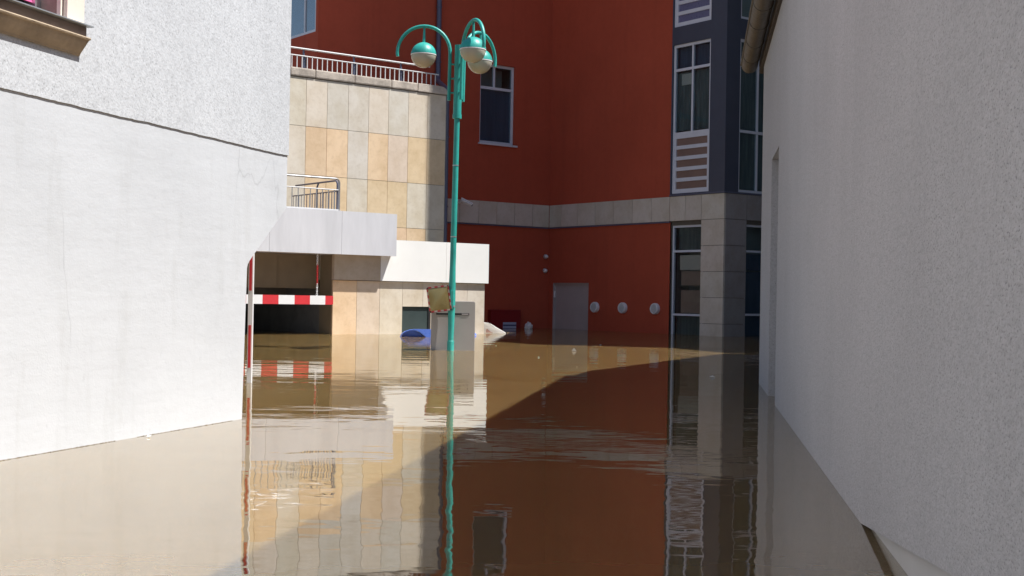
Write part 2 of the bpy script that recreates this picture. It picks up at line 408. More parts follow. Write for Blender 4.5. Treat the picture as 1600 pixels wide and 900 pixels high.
class Thing:
    """an Empty at the base of a thing; its parts are given in the coordinates of a wall frame"""
    def __init__(s, name, label, cat, frame, base, group=None, rot=None):
        s.b = base; s.f = frame
        s.o = bpy.data.objects.new(name, None); COL.objects.link(s.o); s.o.empty_display_size = 0.2
        s.o.location = frame.w(*base); s.o.rotation_euler = rot or (0, 0, frame.phi)
        s.o['label'] = label; s.o['category'] = cat
        if group: s.o['group'] = group
    def part(s, name, mb, mat, parent=None, **k):
        return mb.build(name, mat, parent or s.o, s.b, **k)

def single(name, mb, mat, label, cat, frame, base, group=None, **k):
    o = mb.build(name, mat, None, base, **k)
    o.location = frame.w(*base); o.rotation_euler = (0, 0, frame.phi)
    o['label'] = label; o['category'] = cat
    if group: o['group'] = group
    return o

def struct(name, mb, mat):
    o = mb.build(name, mat); o['kind'] = 'structure'; return o

def jit(c, a):
    k = 1 + random.uniform(-a, a); return tuple(min(0.9, x * k * (1 + random.uniform(-a * 0.3, a * 0.3))) for x in c)

# ------------------------------------------------------------------ ground and water
struct('ground', MB().quad((-1500, -1500, -1.3), (1500, -1500, -1.3), (1500, 1500, -1.3), (-1500, 1500, -1.3)), 'mud')
struct('flood_water', MB().quad((-160, -120, 0), (160, -120, 0), (160, 160, 0), (-160, 160, 0)), 'water')

# ------------------------------------------------------------------ left house
H = Thing('white_house', 'white rendered house with sandstone window sill and cut-away lower corner', 'house', FL, (0.0, 2.0, -1.2))
# smooth lower coat with the corner cut back below
low = [(-10, -1.2), (1.868, -1.2), (1.875, 0.0), (1.890, 0.50), (1.899, 0.775), (1.906, 0.795), (1.925, 0.815), (1.959, 0.841), (2.333, 1.117), (2.333, 1.46), (-10, 1.46)]
H.part('lower_wall', MB().prism_xz(low, 0.0, 4.0), 'plaster')
# rough upper coat standing proud of it with a torn lower edge
PR = -0.006
hole = (-0.80, 0.338, 1.70, 3.05)
up = MB().wall('u', -10, 2.338, 1.47, 7.2, PR, [hole], 0.16)
T = [-10 + 0.5 * i for i in range(19)] + [-0.6 + 0.018 * i for i in range(164)]
T = [t for t in T if t < 2.338] + [2.338]
def torn(t):
    return 1.402 + 0.003 * noise.noise((t * 2.1, 0.3, 0)) + 0.002 * noise.noise((t * 14, 4.3, 0)) + 0.002 * noise.noise((t * 45, 1.7, 0)) - 0.006 * max(0, 0.5 - abs(t - 0.3))
for a, b_ in zip(T[:-1], T[1:]):
    za, zb = torn(a), torn(b_)
    up.quad((a, PR, za), (b_, PR, zb), (b_, PR, 1.47), (a, PR, 1.47))
    up.quad((a, PR, za), (b_, PR, zb), (b_, 0.03, zb + 0.004), (a, 0.03, za + 0.004))
up.quad((2.338, PR, torn(2.338)), (2.338, 4, 1.40), (2.338, 4, 7.2), (2.338, PR, 7.2))
H.part('upper_wall', up, 'render_rough', weld=True)
H.part('core', MB().box(-9.9, 2.31, 0.30, 4.0, 1.45, 7.15), 'room')
H.part('roof', MB().prism_xz([(-10.3, 7.2), (2.6, 7.2), (2.6, 7.45), (-10.3, 7.45)], -0.35, 4.4), 'roof')
# window
win = H.part('window', MB().box(-0.798, -0.76, 0.0, 0.15, 1.70, 3.05).box(0.322, 0.336, 0.0, 0.15, 1.70, 3.05).box(-0.76, 0.322, 0.0, 0.15, 3.02, 3.048), 'peel')
H.part('window_frame', MB().box(0.285, 0.3215, 0.10, 0.15, 1.71, 3.01).box(-0.759, -0.72, 0.10, 0.15, 1.71, 3.01).box(-0.72, 0.285, 0.102, 0.15, 1.71, 1.735), 'steel', parent=win)
H.part('jamb_bead', MB().box(0.312, 0.3215, 0.0, 0.018, 1.71, 3.01), 'surround', parent=win)
for k in range(22):
    zz = 1.742 + k * 0.055
    H.part('blind_slat', MB().add([(-0.72, 0.110, zz), (0.284, 0.110, zz), (0.284, 0.132, zz + 0.046), (-0.72, 0.132, zz + 0.046), (-0.72, 0.116, zz), (0.284, 0.116, zz), (0.284, 0.138, zz + 0.046), (-0.72, 0.138, zz + 0.046)],
           [(0, 1, 2, 3), (7, 6, 5, 4), (0, 4, 5, 1), (1, 5, 6, 2), (2, 6, 7, 3), (3, 7, 4, 0)]), 'pink', parent=win)
H.part('window_back', MB().box(-0.72, 0.285, 0.152, 0.17, 1.70, 3.02), 'dark', parent=win)
H.part('surround', MB().box(0.326, 0.440, -0.022, PR + 0.004, 1.72, 3.16).box(-0.94, -0.80, -0.022, PR + 0.004, 1.72, 3.16).box(-0.80, 0.326, -0.022, PR + 0.004, 3.05, 3.16), 'surround', bevel=0.003)
sill = H.part('window_sill', MB().box(-1.0, 0.440, -0.034, 0.10, 1.679, 1.722), 'sillslab', bevel=0.003)
prof = [(PR + 0.004, 1.678), (-0.054, 1.678), (-0.056, 1.674), (-0.054, 1.669), (-0.046, 1.667), (-0.043, 1.655), (-0.036, 1.640), (-0.026, 1.624), (-0.017, 1.612), (-0.014, 1.604), (PR + 0.004, 1.604)]
md = MB(); n = len(prof)
md.add([(-1.0, y, z) for y, z in prof] + [(0.440 if z > 1.66 else 0.425, y, z) for y, z in prof],
       [tuple(range(n)), tuple(range(2 * n - 1, n - 1, -1))] + [(i, i + n, (i + 1) % n + n, (i + 1) % n) for i in range(n)])
H.part('sill_moulding', md, 'sillstone', parent=sill)
H.part('flashing', MB().box(-1.01, 0.452, -0.060, 0.099, 1.7225, 1.727), 'flash', parent=sill)

# flotsam along its waterline
fl = MB()
t_ = -0.6
while t_ < 1.868:
    ln = random.uniform(0.004, 0.02); wd_ = random.uniform(0.002, 0.0065)
    if noise.noise((t_ * 3.0, 2.0, 0)) > -0.28:
        hgt_ = random.uniform(0.0015, 0.004)
        fl.add([(t_, -0.0002, 0.0008), (t_ + ln * 0.5, -wd_ - 0.0005, 0.0008), (t_ + ln, -0.0002, 0.0008), (t_ + ln * 0.45, -wd_ * 0.35 - 0.0004, hgt_)], [(0, 1, 3), (1, 2, 3), (2, 0, 3), (0, 2, 1)])
    t_ += ln * random.uniform(0.5, 1.0)
o = single('waterline_flotsam', fl, 'flotsam', 'dark crumbs of flotsam along the white wall waterline', 'flotsam', FL, (0, 0, 0)); o['kind'] = 'stuff'

# ------------------------------------------------------------------ right house
G = Thing('grey_house', 'grey rough-rendered house in shade with brown gutter under its eaves', 'house', FR, (-3.0, -3.0, -1.2))
E0, E1 = -12.0, 2.30
gw = MB()
nich = (0.10, 0.90, -1.2, 1.63)
# face with the door recess; its lower edge rises towards the camera
def lowedge(t): return max(-1.2, (-4.318 - t) * 0.0976) if t < -4.318 else -1.2
gw.wall('u', -4.318, E1, -1.2, 2.66, 0.0, [nich], -0.16)
ts = [-12, -10, -8.5, -7.5, -6.5, -6.0, -5.5, -5.0, -4.7, -4.318]
for a, b_ in zip(ts[:-1], ts[1:]):
    za, zb = (-4.318 - a) * 0.0976, (-4.318 - b_) * 0.0976
    gw.quad((a, 0, za), (b_, 0, zb), (b_, 0, 2.66), (a, 0, 2.66))
    gw.quad((a, 0, za), (b_, 0, zb), (b_, -0.03, zb), (a, -0.03, za))
gw.quad((E1, 0, -1.2), (E1, -6, -1.2), (E1, -6, 2.66), (E1, 0, 2.66))
G.part('wall', gw, 'render_grey', weld=True)
G.part('plinth', MB().box(E0, -4.15, -0.30, -0.022, -1.2, 0.9), 'plinth')
G.part('core', MB().box(E0, E1 - 0.02, -5.95, -0.40, -1.2, 2.64), 'room')
dr = G.part('door', MB().box(0.10, 0.90, -0.21, -0.155, -1.2, 1.63), 'render_grey')
G.part('door_board', MB().box(0.16, 0.48, -0.154, -0.14, -1.2, 1.57).box(0.52, 0.84, -0.154, -0.14, -1.2, 1.57), 'palegrey', parent=dr, bevel=0.004)
# eaves, roof
G.part('eaves_board', MB().box(E0, 2.62, -0.02, 0.022, 2.52, 2.70), 'wood')
rf = G.part('roof', MB().add([(E0, 0.10, 2.665), (2.72, 0.10, 2.665), (2.72, -3.1, 5.35), (E0, -3.1, 5.35), (E0, 0.06, 2.745), (2.72, 0.06, 2.745), (2.72, -3.1, 5.45), (E0, -3.1, 5.45)],
            [(0, 1, 2, 3), (4, 5, 6, 7), (0, 1, 5, 4), (1, 2, 6, 5), (2, 3, 7, 6), (3, 0, 4, 7)]).add(
            [(E0, -3.1, 5.35), (2.72, -3.1, 5.35), (2.72, -6.3, 2.7), (E0, -6.3, 2.7), (E0, -3.1, 5.45), (2.72, -3.1, 5.45), (2.72, -6.3, 2.8), (E0, -6.3, 2.8)],
            [(0, 1, 2, 3), (4, 5, 6, 7), (0, 1, 5, 4), (1, 2, 6, 5), (2, 3, 7, 6), (3, 0, 4, 7)]), 'roof')
G.part('gable', MB().add([(E1 - 0.01, 0, 2.64), (E1 - 0.01, -6, 2.64), (E1 - 0.01, -3.1, 5.36), (E1 - 0.2, 0, 2.64), (E1 - 0.2, -6, 2.64), (E1 - 0.2, -3.1, 5.36)],
       [(0, 1, 2), (5, 4, 3), (0, 3, 4, 1), (1, 4, 5, 2), (2, 5, 3, 0)]), 'render_grey')
# half-round gutter
def gut(t0, t1, ro, ri, zc=2.605, yc=0.098):
    g = MB(); n = 14; vs = []
    for t_ in (t0, t1):
        for r_ in (ro, ri):
            for k in range(n + 1):
                a = PI + PI * k / n; vs.append((t_, yc + r_ * cos(a), zc + r_ * sin(a)))
    q = n + 1; fs = []
    for k in range(n):
        fs += [(k, k + 1, 2 * q + k + 1, 2 * q + k), (q + k, q + k + 1, 3 * q + k + 1, 3 * q + k), (k, k + 1, q + k + 1, q + k), (2 * q + k, 2 * q + k + 1, 3 * q + k + 1, 3 * q + k)]
    fs += [(0, q, 3 * q, 2 * q), (n, q + n, 3 * q + n, 2 * q + n)]
    g.add(vs, fs); g.sm = True; return g
gt = G.part('gutter', gut(E0, 2.72, 0.066, 0.060), 'gutter')
# closed end and rolled lip
cap = MB(); n = 14
cap.add([(2.72, 0.098, 2.605)] + [(2.72, 0.098 + 0.066 * cos(PI + PI * k / n), 2.605 + 0.066 * sin(PI + PI * k / n)) for k in range(n + 1)], [(0, k + 1, k + 2) for k in range(n)])
G.part('gutter_end', cap, 'gutter', parent=gt)
G.part('gutter_lip', MB().tube([(E0, 0.166, 2.607), (2.72, 0.166, 2.607)], 0.009, 8), 'gutter', parent=gt)
for k, t_ in enumerate([2.25, 1.62, 0.95, 0.35, -0.3, -1.0, -1.7, -2.4]):
    G.part('gutter_joint', gut(t_, t_ + 0.022, 0.0695, 0.0655), 'gutter', parent=gt)
# unseen block added behind the house to shape the shadow on the water
sw = [(2.20, 10.55), (2.39, 11.49), (4.34, 15.95), (8.5, 16.1), (8.2, 10.0)]
def toFR(x, y):
    dx, dy = x - FR.o[0], y - FR.o[1]; return (dx * cos(FR.phi) + dy * sin(FR.phi), -dx * sin(FR.phi) + dy * cos(FR.phi))
G.part('side_wing', MB().prism_xy([toFR(*q) for q in sw], -1.2, 3.2), 'render_grey')

# ------------------------------------------------------------------ red building
RB = Thing('red_building', 'oxide red building with grey stone band and dark blue window bay, all in shade', 'building', FM, (17.0, 24.0, -1.2))
UR, VT, VC = 17.37, 16.787, 21.93
BAYV = 18.215
ZT = 26.0
# long red wall behind the terrace, facing the camera
wL = (15.505, 16.40, 3.81, 5.455)
RB.part('wall', MB().wall('u', 11.75, UR, -1.2, ZT, VC, [wL], 0.16), 'red', weld=True)
# end wall with the sky-reflecting window
wE = (22.02, 23.9, 5.59, 7.6)
RB.part('end_wall', MB().wall('v', VC, 30, -1.2, ZT, 11.75, [wE], 0.12), 'red', weld=True)
# red wall coming forward on the right, with the door
wD = (20.60, 21.79, -1.2, 0.97)
RB.part('side_wall', MB().wall('v', BAYV, VC, -1.2, ZT, UR, [wD], 0.07), 'red', weld=True)
# tower bay: blue cladding above, stone below
wA = (17.19, 18.185, 2.665, 5.49); wB = (17.19, 18.185, 5.83, 8.66); wG = (17.372, 18.20, -1.2, 2.065); wA2 = (17.19, 18.185, 9.0, 11.8)
RB.part('bay_cladding', MB().wall('v', VT, BAYV, 2.62, ZT, UR - 0.03, [wA, wB, wA2], 0.14)
        .quad((UR - 0.03, BAYV, 2.62), (UR + 0.05, BAYV, 2.62), (UR + 0.05, BAYV, ZT), (UR - 0.03, BAYV, ZT)), 'blue_clad', weld=True)
RB.part('upper_oriel', MB().box(UR - 0.03, 19.4, 16.14, VT - 0.004, 11.9, ZT), 'blue_clad')  # unseen overhang added to set the shadow edge on the garage wall
RB.part('bay_backing', MB().wall('v', VT, BAYV, -1.2, 2.62, UR + 0.03, [wG], 0.14), 'joint')
fA = (17.70, 18.66, 2.65, 5.475); fB = (17.70, 18.66, 5.84, 8.66); fG = (17.93, 18.60, -1.2, 2.07)
RB.part('bay_cladding', MB().wall('u', UR - 0.03, 19.4, 2.62, ZT, VT, [fA, fB], 0.14), 'blue_clad', weld=True)
RB.part('bay_backing', MB().wall('u', UR + 0.03, 19.4, -1.2, 2.62, VT + 0.03, [fG], 0.14), 'joint')
RB.part('roof', MB().box(11.7, 19.4, VC - 0.05, 30, ZT, ZT + 0.3).box(UR - 0.05, 26, VT - 0.05, VC - 0.05, ZT, ZT + 0.3), 'concrete')
RB.part('rear_wall', MB().quad((11.75, 30, -1.2), (26, 30, -1.2), (26, 30, ZT), (11.75, 30, ZT)).quad((26, 30, -1.2), (26, VT, -1.2), (26, VT, ZT), (26, 30, ZT)).quad((19.4, VT, -1.2), (26, VT, -1.2), (26, VT, ZT), (19.4, VT, ZT)), 'red')
# unseen block added beyond the grey house for the shadow it casts
def toFM(x, y): return (x * cos(FM.phi) + y * sin(FM.phi), -x * sin(FM.phi) + y * cos(FM.phi))
mw = [(4.92, 18.70), (5.63, 17.47), (7.51, 17.0), (8.03, 15.54), (16, 15.3), (16, 26), (7.0, 26.1), (5.55, 25.1)]
RB.part('rear_wing', MB().prism_xy([toFM(*q) for q in mw], -1.2, 10.0), 'wing')

# stone string course: each panel a piece
def panel(T_, ax, a0, a1, b, z0, z1, mat, col, g=0.004, th=0.03, name='stone_panel', parent=None):
    return T_.part(name, MB().abox(ax, a0 + g, a1 - g, b - th, b, z0 + g, z1 - g), mat, parent=parent, color=col)
GB = (0.62, 0.55, 0.48)
us = [13.6, 14.07, 14.55, 15.028, 15.504, 15.958, 16.421, 16.893, UR - 0.036]
for a, b_ in zip(us[:-1], us[1:]):
    panel(RB, 'u', a, b_, VC, 2.145, 2.615, 'stone_dark', jit(GB, 0.05))
vs_ = [VC - 0.034, 21.50, 20.95, 20.40, 19.83, 19.27, 18.72, BAYV]
for b_, a in zip(vs_[:-1], vs_[1:]):
    panel(RB, 'v', a, b_, UR, 2.145, 2.615, 'stone_dark', jit(GB, 0.05))
for a, b_ in ((17.80, BAYV), (17.372, 17.80), (VT + 0.0, 17.372)):
    panel(RB, 'v', a, b_, UR + 0.03, 2.145, 2.615, 'stone_dark', jit(GB, 0.04), th=0.055)
for a, b_ in ((UR + 0.01, 17.93), (17.93, 18.60), (18.60, 19.3)):
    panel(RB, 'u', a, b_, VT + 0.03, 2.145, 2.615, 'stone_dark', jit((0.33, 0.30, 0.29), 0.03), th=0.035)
zs = [2.145, 1.665, 1.185, 0.705, 0.225, -0.255, -0.735, -1.2]
for z1, z0 in zip(zs[:-1], zs[1:]):
    panel(RB, 'v', VT + 0.0, 17.372, UR + 0.03, z0, z1, 'stone_dark', jit(GB, 0.05), th=0.055)
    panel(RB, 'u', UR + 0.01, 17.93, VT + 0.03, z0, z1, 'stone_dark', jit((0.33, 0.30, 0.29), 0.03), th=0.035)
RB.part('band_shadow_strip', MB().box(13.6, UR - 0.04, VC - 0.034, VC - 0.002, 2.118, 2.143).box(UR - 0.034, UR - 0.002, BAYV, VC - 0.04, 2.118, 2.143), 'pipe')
RB.part('bay_foot_strip', MB().box(UR - 0.05, UR + 0.02, VT + 0.0, BAYV, 2.618, 2.645).box(UR - 0.05, 19.4, VT - 0.02, VT - 0.001, 2.618, 2.645), 'pipe')

def window(T_, ax, h, b, rows, cols_at, fw=0.045, dep=0.055, inset=0.03, name='window', glass='glass', mat='frame'):
    """frame with transoms at heights `rows`, mullions given per row; each light gets its own pane"""
    a0, a1, z0, z1 = h; bb = b + inset
    mb = MB().abox(ax, a0, a0 + fw, bb, bb + dep, z0, z1).abox(ax, a1 - fw, a1, bb, bb + dep, z0, z1)
    mb.abox(ax, a0 + fw, a1 - fw, bb, bb + dep, z0, z0 + fw).abox(ax, a0 + fw, a1 - fw, bb, bb + dep, z1 - fw, z1)
    edges = [z0 + fw] + rows + [z1 - fw]; lights = []
    for r in rows: mb.abox(ax, a0 + fw, a1 - fw, bb + 0.002, bb + dep - 0.002, r - fw * 0.5, r + fw * 0.5)
    for i in range(len(edges) - 1):
        lo = edges[i] + (fw * 0.5 if i else 0); hi = edges[i + 1] - (fw * 0.5 if i < len(edges) - 2 else 0)
        ms = cols_at[i] or []
        if ms == 'skip': lights.append((a0 + fw, a1 - fw, lo, hi)); continue
        xs = [a0 + fw] + ms + [a1 - fw]
        for q in ms: mb.abox(ax, q - fw * 0.4, q + fw * 0.4, bb + 0.004, bb + dep - 0.004, lo, hi)
        for j in range(len(xs) - 1):
            lights.append((xs[j] + (fw * 0.4 if j else 0), xs[j + 1] - (fw * 0.4 if j < len(xs) - 2 else 0), lo, hi))
    wo = T_.part(name, mb, mat)
    panes = []
    for i, (x0, x1, y0, y1) in enumerate(lights):
        if any(c == 'skip' for c in cols_at) and y1 - y0 > 0 and cols_at[0] == 'skip' and i == 0: continue
        panes.append(T_.part('pane', MB().abox(ax, x0, x1, bb + 0.022, bb + 0.028, y0, y1), glass, parent=wo))
    return wo, lights

# window in the long wall
wo, _ = window(RB, 'u', wL, VC + 0.03, [4.96], [None, [15.90]], fw=0.055)
RB.part('sill', MB().box(15.47, 16.45, VC - 0.05, VC + 0.06, 3.775, 3.81), 'frame', parent=wo)
RB.part('room', MB().room('u', 15.3, 16.6, VC + 0.17, VC + 1.6, 3.7, 5.6), 'room')
RB.part('curtain', MB().box(15.56, 16.34, VC + 0.115, VC + 0.13, 3.84, 4.92), 'slate_curtain')
RB.part('curtain', MB().box(15.56, 16.34, VC + 0.40, VC + 0.415, 4.92, 5.42), 'room')
# end wall window
window(RB, 'v', wE, 11.75, [], [[22.50, 23.2]], fw=0.05, inset=0.01, glass='glass_sky')
RB.part('room', MB().room('v', 21.99, 24.0, 11.88, 13.4, 5.5, 7.7), 'room')
# bay windows: clear lights above, barred infill panels below
def bay_window(ax, h, b, low_h, tr_h, mull, refl):
    wo, lights = window(RB, ax, h, b, [low_h, tr_h], ['skip', [mull], [mull]], fw=0.05)
    x0, x1, y0, y1 = lights[0]; n = 5; g = (y1 - y0 - 0.04) / n
    RB.part('infill_frame', MB().abox(ax, x0, x0 + 0.035, b + 0.034, b + 0.078, y0, y1).abox(ax, x1 - 0.035, x1, b + 0.034, b + 0.078, y0, y1)
            .abox(ax, x0 + 0.035, x1 - 0.035, b + 0.034, b + 0.078, y0, y0 + 0.035), 'frame', parent=wo)
    for k in range(n):
        z0 = y0 + 0.04 + k * g
        RB.part('infill_panel', MB().abox(ax, x0 + 0.036, x1 - 0.036, b + 0.058, b + 0.066, z0, z0 + g * 0.66), refl, parent=wo)
        RB.part('infill_bar', MB().abox(ax, x0 + 0.036, x1 - 0.036, b + 0.036, b + 0.074, z0 + g * 0.665, z0 + g), 'frame', parent=wo)
bay_window('v', wA, UR - 0.03, 3.80, 5.01, 17.69, 'infill_brown')
bay_window('v', wB, UR - 0.03, 6.96, 8.17, 17.69, 'infill_blue')
bay_window('v', wA2, UR - 0.03, 10.1, 11.3, 17.69, 'infill_blue')
wo, _ = window(RB, 'u', fA, VT, [3.78, 5.0], [[18.22], [18.22], [18.22]], fw=0.05)
RB.part('curtain', MB().box(17.74, 18.62, VT + 0.08, VT + 0.095, 2.72, 5.42), 'net')
wo, _ = window(RB, 'u', fB, VT, [6.95, 8.17], [[18.22], [18.22], [18.22]], fw=0.05)
for h0, h1 in ((2.66, 5.55), (5.8, 8.7), (9.0, 11.9)):
    RB.part('room', MB().room('v', 16.93, 18.20, UR + 0.12, UR + 2.4, h0 - 0.02, h1), 'room')
for z0, z1 in ((3.86, 4.96), (7.0, 8.1)):
    cu = MB()
    for k in range(24):                                   # hanging folds
        v0 = 17.22 + k * 0.039; d0 = 0.065 + 0.014 * (k % 2); d1 = 0.065 + 0.014 * ((k + 1) % 2)
        cu.quad((UR + d0, v0, z0), (UR + d1, v0 + 0.039, z0), (UR + d1, v0 + 0.039, z1), (UR + d0, v0, z1))
    RB.part('curtain', cu, 'net')  # added curtain, its colour giving the panes a daylit look
RB.part('curtain', MB().box(UR + 0.10, UR + 0.115, 17.22, 18.16, 5.03, 5.45), 'slate_curtain')
RB.part('curtain', MB().box(UR + 0.05, UR + 0.06, 17.74, 18.02, 4.72, 4.93), 'blind')
RB.part('lampshade', MB().lathe([(0.005, 0.12), (0.06, 0.10), (0.13, 0), (0.12, 0.0)], 16, (UR + 0.9, 17.55, 4.55)), 'white_metal')
# ground floor window of the bay
wo, _ = window(RB, 'v', wG, UR + 0.03, [0.375, 1.575], [None, None, None], fw=0.04, inset=0.02, glass='glass_clear')
RB.part('room', MB().room('v', 17.1, 18.22, UR + 0.19, UR + 2.2, -1.2, 2.2), 'room')
wo, _ = window(RB, 'u', fG, VT + 0.03, [0.40, 1.575], [None, None, None], fw=0.04, inset=0.02)
RB.part('room', MB().room('u', 17.9, 19.2, VT + 0.19, VT + 2.0, -1.2, 2.2).room('u', 17.6, 19.2, VT + 0.19, VT + 2.0, 2.6, 8.8), 'room')
RB.part('curtain', MB().box(17.95, 18.58, VT + 0.11, VT + 0.12, 1.22, 1.53), 'slate_curtain')
RB.part('curtain', MB().box(UR + 0.11, UR + 0.12, 17.38, 18.08, 1.60, 2.03), 'net')
RB.part('roller_blind', MB().box(UR + 0.100, UR + 0.108, 17.38, 18.04, 1.22, 1.50), 'blind')
RB.part('cupboard', MB().box(UR + 0.12, UR + 0.5, 17.38, 18.02, 0.93, 1.20).box(UR + 0.12, UR + 0.5, 17.38, 18.02, 0.41, 0.84), 'brown_board')
RB.part('curtain', MB().box(UR + 0.12, UR + 0.13, 17.40, 18.12, -0.3, 0.34), 'net')
RB.part('curtain', MB().box(17.95, 18.58, VT + 0.14, VT + 0.15, -0.3, 1.20), 'slate_curtain')
# steel door
dr = RB.part('door', MB().box(UR + 0.055, UR + 0.11, 20.60, 21.79, -1.2, 0.97), 'door')
RB.part('door_frame', MB().box(UR + 0.02, UR + 0.054, 20.60, 20.635, -1.2, 0.97).box(UR + 0.02, UR + 0.054, 21.755, 21.79, -1.2, 0.97).box(UR + 0.02, UR + 0.054, 20.635, 21.755, 0.935, 0.97), 'door', parent=dr)
RB.part('hinge', MB().tube([(UR + 0.03, 21.745, 0.66), (UR + 0.03, 21.745, 0.80)], 0.018, 8), 'vent', parent=dr)
# downpipe: down the long wall, swan-neck over the coping end, down beside the stone wall
pp = [(14.42, VC - 0.07, 11), (14.42, VC - 0.07, 5.08), (14.40, VC - 0.10, 4.98), (14.34, VC - 0.2, 4.90), (13.74, 20.55, 4.56), (13.655, 20.40, 4.50), (13.63, 20.36, 4.42), (13.625, 20.345, 4.2), (13.625, 20.345, 1.56)]
dp = RB.part('downpipe', MB().tube(pp, 0.05, 14), 'pipe')
for z in (6.4, 5.3): RB.part('pipe_clamp', MB().tube([(14.42, VC - 0.07, z), (14.42, VC - 0.07, z + 0.035)], 0.058, 14), 'pipe', parent=dp)
for z in (3.6, 2.3): RB.part('pipe_clamp', MB().tube([(13.625, 20.345, z), (13.625, 20.345, z + 0.035)], 0.058, 14), 'pipe', parent=dp)

# ------------------------------------------------------------------ stone-clad garage
GA = Thing('stone_garage', 'sunlit sandstone-clad garage with pale canopies and dark flooded entrance', 'garage', FM, (11.0, 20.5, -1.2))
VU, VLO = 20.31, 18.65
UE = 13.56
LIGHT, TAN, PINK, GREY, YEL = (0.71, 0.63, 0.515), (0.77, 0.575, 0.37), (0.75, 0.62, 0.49), (0.68, 0.625, 0.545), (0.77, 0.605, 0.39)
GA.part('upper_core', MB().box(7.0, UE, VU + 0.001, VC - 0.01, 0.6, 4.38), 'joint')
cols = [8.17, 8.586, 9.003, 9.419, 9.835, 10.251, 10.667, 11.078, 11.499, 11.915, 12.328, 12.749, 13.165, UE]
rowz = [(3.54, 4.375), (2.70, 3.54), (1.875, 2.70), (1.05, 1.875)]
tint = {0: 'LLLLLLLGGLGLL', 1: 'LYTTTLTTGTPYY', 2: 'LLTTTLTTLYYLL', 3: 'LLLLLLLLLLTTL'}
key = dict(L=LIGHT, T=TAN, P=PINK, G=GREY, Y=YEL)
for r, (z0, z1) in enumerate(rowz):
    for c in range(len(cols) - 1):
        panel(GA, 'u', cols[c], cols[c + 1], VU, z0, z1, 'stone', jit(key[tint[r][c]], 0.05), g=0.0035)
GA.part('end_face', MB().box(UE - 0.004, UE + 0.012, VU - 0.028, VC - 0.02, 0.6, 4.37), 'coping')
# coping stones, the last one rounded off
cs = [7.4, 8.5, 9.45, 10.35, 10.83, 11.61, 12.37, 12.93]
for a, b_ in zip(cs[:-1], cs[1:]):
    GA.part('coping_stone', MB().box(a + 0.003, b_ - 0.003, VU - 0.055, VU + 0.28, 4.385, 4.535), 'coping', bevel=0.022)
endp = [(12.936, 4.385), (13.60, 4.385), (13.60, 4.40), (13.585, 4.45), (13.55, 4.495), (13.49, 4.525), (13.40, 4.535), (12.936, 4.535)]
GA.part('coping_stone', MB().prism_xz(endp, VU - 0.055, VU + 0.28), 'coping', bevel=0.01)
# garage front
GA.part('front_core', MB().box(10.36, 13.345, VLO + 0.032, VU, -1.2, 0.90), 'joint')
lc = [(10.35, 10.792, -1.2, 0.876), (10.792, 11.228, -1.2, 0.876), (11.228, 11.671, -1.2, 0.876), (12.237, 12.469, -1.2, 0.46), (12.469, 12.986, -1.2, 0.876), (12.986, 13.356, -1.2, 0.876), (11.671, 12.077, 0.46, 0.876), (12.077, 12.469, 0.46, 0.876)]
lcol = [TAN, (0.68, 0.57, 0.44), LIGHT, LIGHT, (0.70, 0.62, 0.52), (0.70, 0.63, 0.53), (0.70, 0.62, 0.51), (0.70, 0.63, 0.52)]
for (a0, a1, z0, z1), c in zip(lc, lcol):
    panel(GA, 'u', a0, a1, VLO + 0.03, z0, z1, 'stone', jit(c, 0.03), g=0.003)
GA.part('side_cladding', MB().box(13.352, 13.362, VLO + 0.035, VU - 0.03, -1.2, 0.876), 'coping')
gr = GA.part('service_hatch', MB().box(11.674, 12.234, VLO + 0.0285, VLO + 0.0315, -1.2, 0.457), 'hatch')
GA.part('hatch_slat', MB().box(12.20, 12.232, VLO + 0.012, VLO + 0.028, -1.2, 0.45), 'dark', parent=gr)
# entrance: reveal, lintel, dark hall
GA.part('reveal', MB().box(10.338, 10.359, VLO + 0.03, 19.07, -1.2, 1.285), 'beam')
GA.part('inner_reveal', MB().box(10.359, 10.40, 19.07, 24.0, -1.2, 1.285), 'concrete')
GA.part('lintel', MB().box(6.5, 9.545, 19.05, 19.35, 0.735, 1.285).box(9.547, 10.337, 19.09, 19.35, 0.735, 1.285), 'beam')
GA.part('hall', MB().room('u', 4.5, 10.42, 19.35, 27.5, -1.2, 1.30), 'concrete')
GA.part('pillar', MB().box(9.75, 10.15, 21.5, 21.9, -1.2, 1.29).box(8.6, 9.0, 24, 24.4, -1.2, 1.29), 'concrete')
# cream fascia over the front
for a, b_ in ((11.205, 12.507), (12.507, 13.402)):
    GA.part('fascia_panel', MB().box(a + 0.0025, b_ - 0.0025, 18.60, VLO + 0.028, 0.882, 1.565), 'cream')
GA.part('fascia_panel', MB().box(10.341, 11.2025, 18.60, VLO + 0.028, 0.882, 1.565), 'stone', color=(0.52, 0.44, 0.35))  # stone colour darkened to deepen the shade under the canopy
GA.part('fascia_core', MB().box(10.345, 13.40, VLO + 0.029, VU - 0.032, 0.884, 1.562), 'cream')
GA.part('ledge_felt', MB().box(11.40, 13.395, VLO + 0.03, VU - 0.034, 1.566, 1.570), 'roofing')  # unseen dark sheet added to cut light bouncing onto the stone
# upper canopy
for a, b_ in ((6.4, 7.75), (7.75, 9.10), (9.10, 10.367), (10.367, 11.394)):
    GA.part('canopy_panel', MB().box(a + 0.002, b_ - 0.002, 18.42, 18.45, 1.288, 1.981), 'palegrey')
GA.part('canopy_slab', MB().box(6.4, 11.392, 18.451, 18.62, 1.291, 1.978).box(6.4, 11.392, 18.62, VU - 0.033, 1.291, 1.70).box(11.392, 11.396, 18.424, VU - 0.04, 1.290, 1.976), 'palegrey')

GA.part('terrace_felt', MB().box(6.45, 11.385, 18.622, VU - 0.035, 1.701, 1.706), 'roofing')  # unseen dark sheet added on the canopy top against bounced light
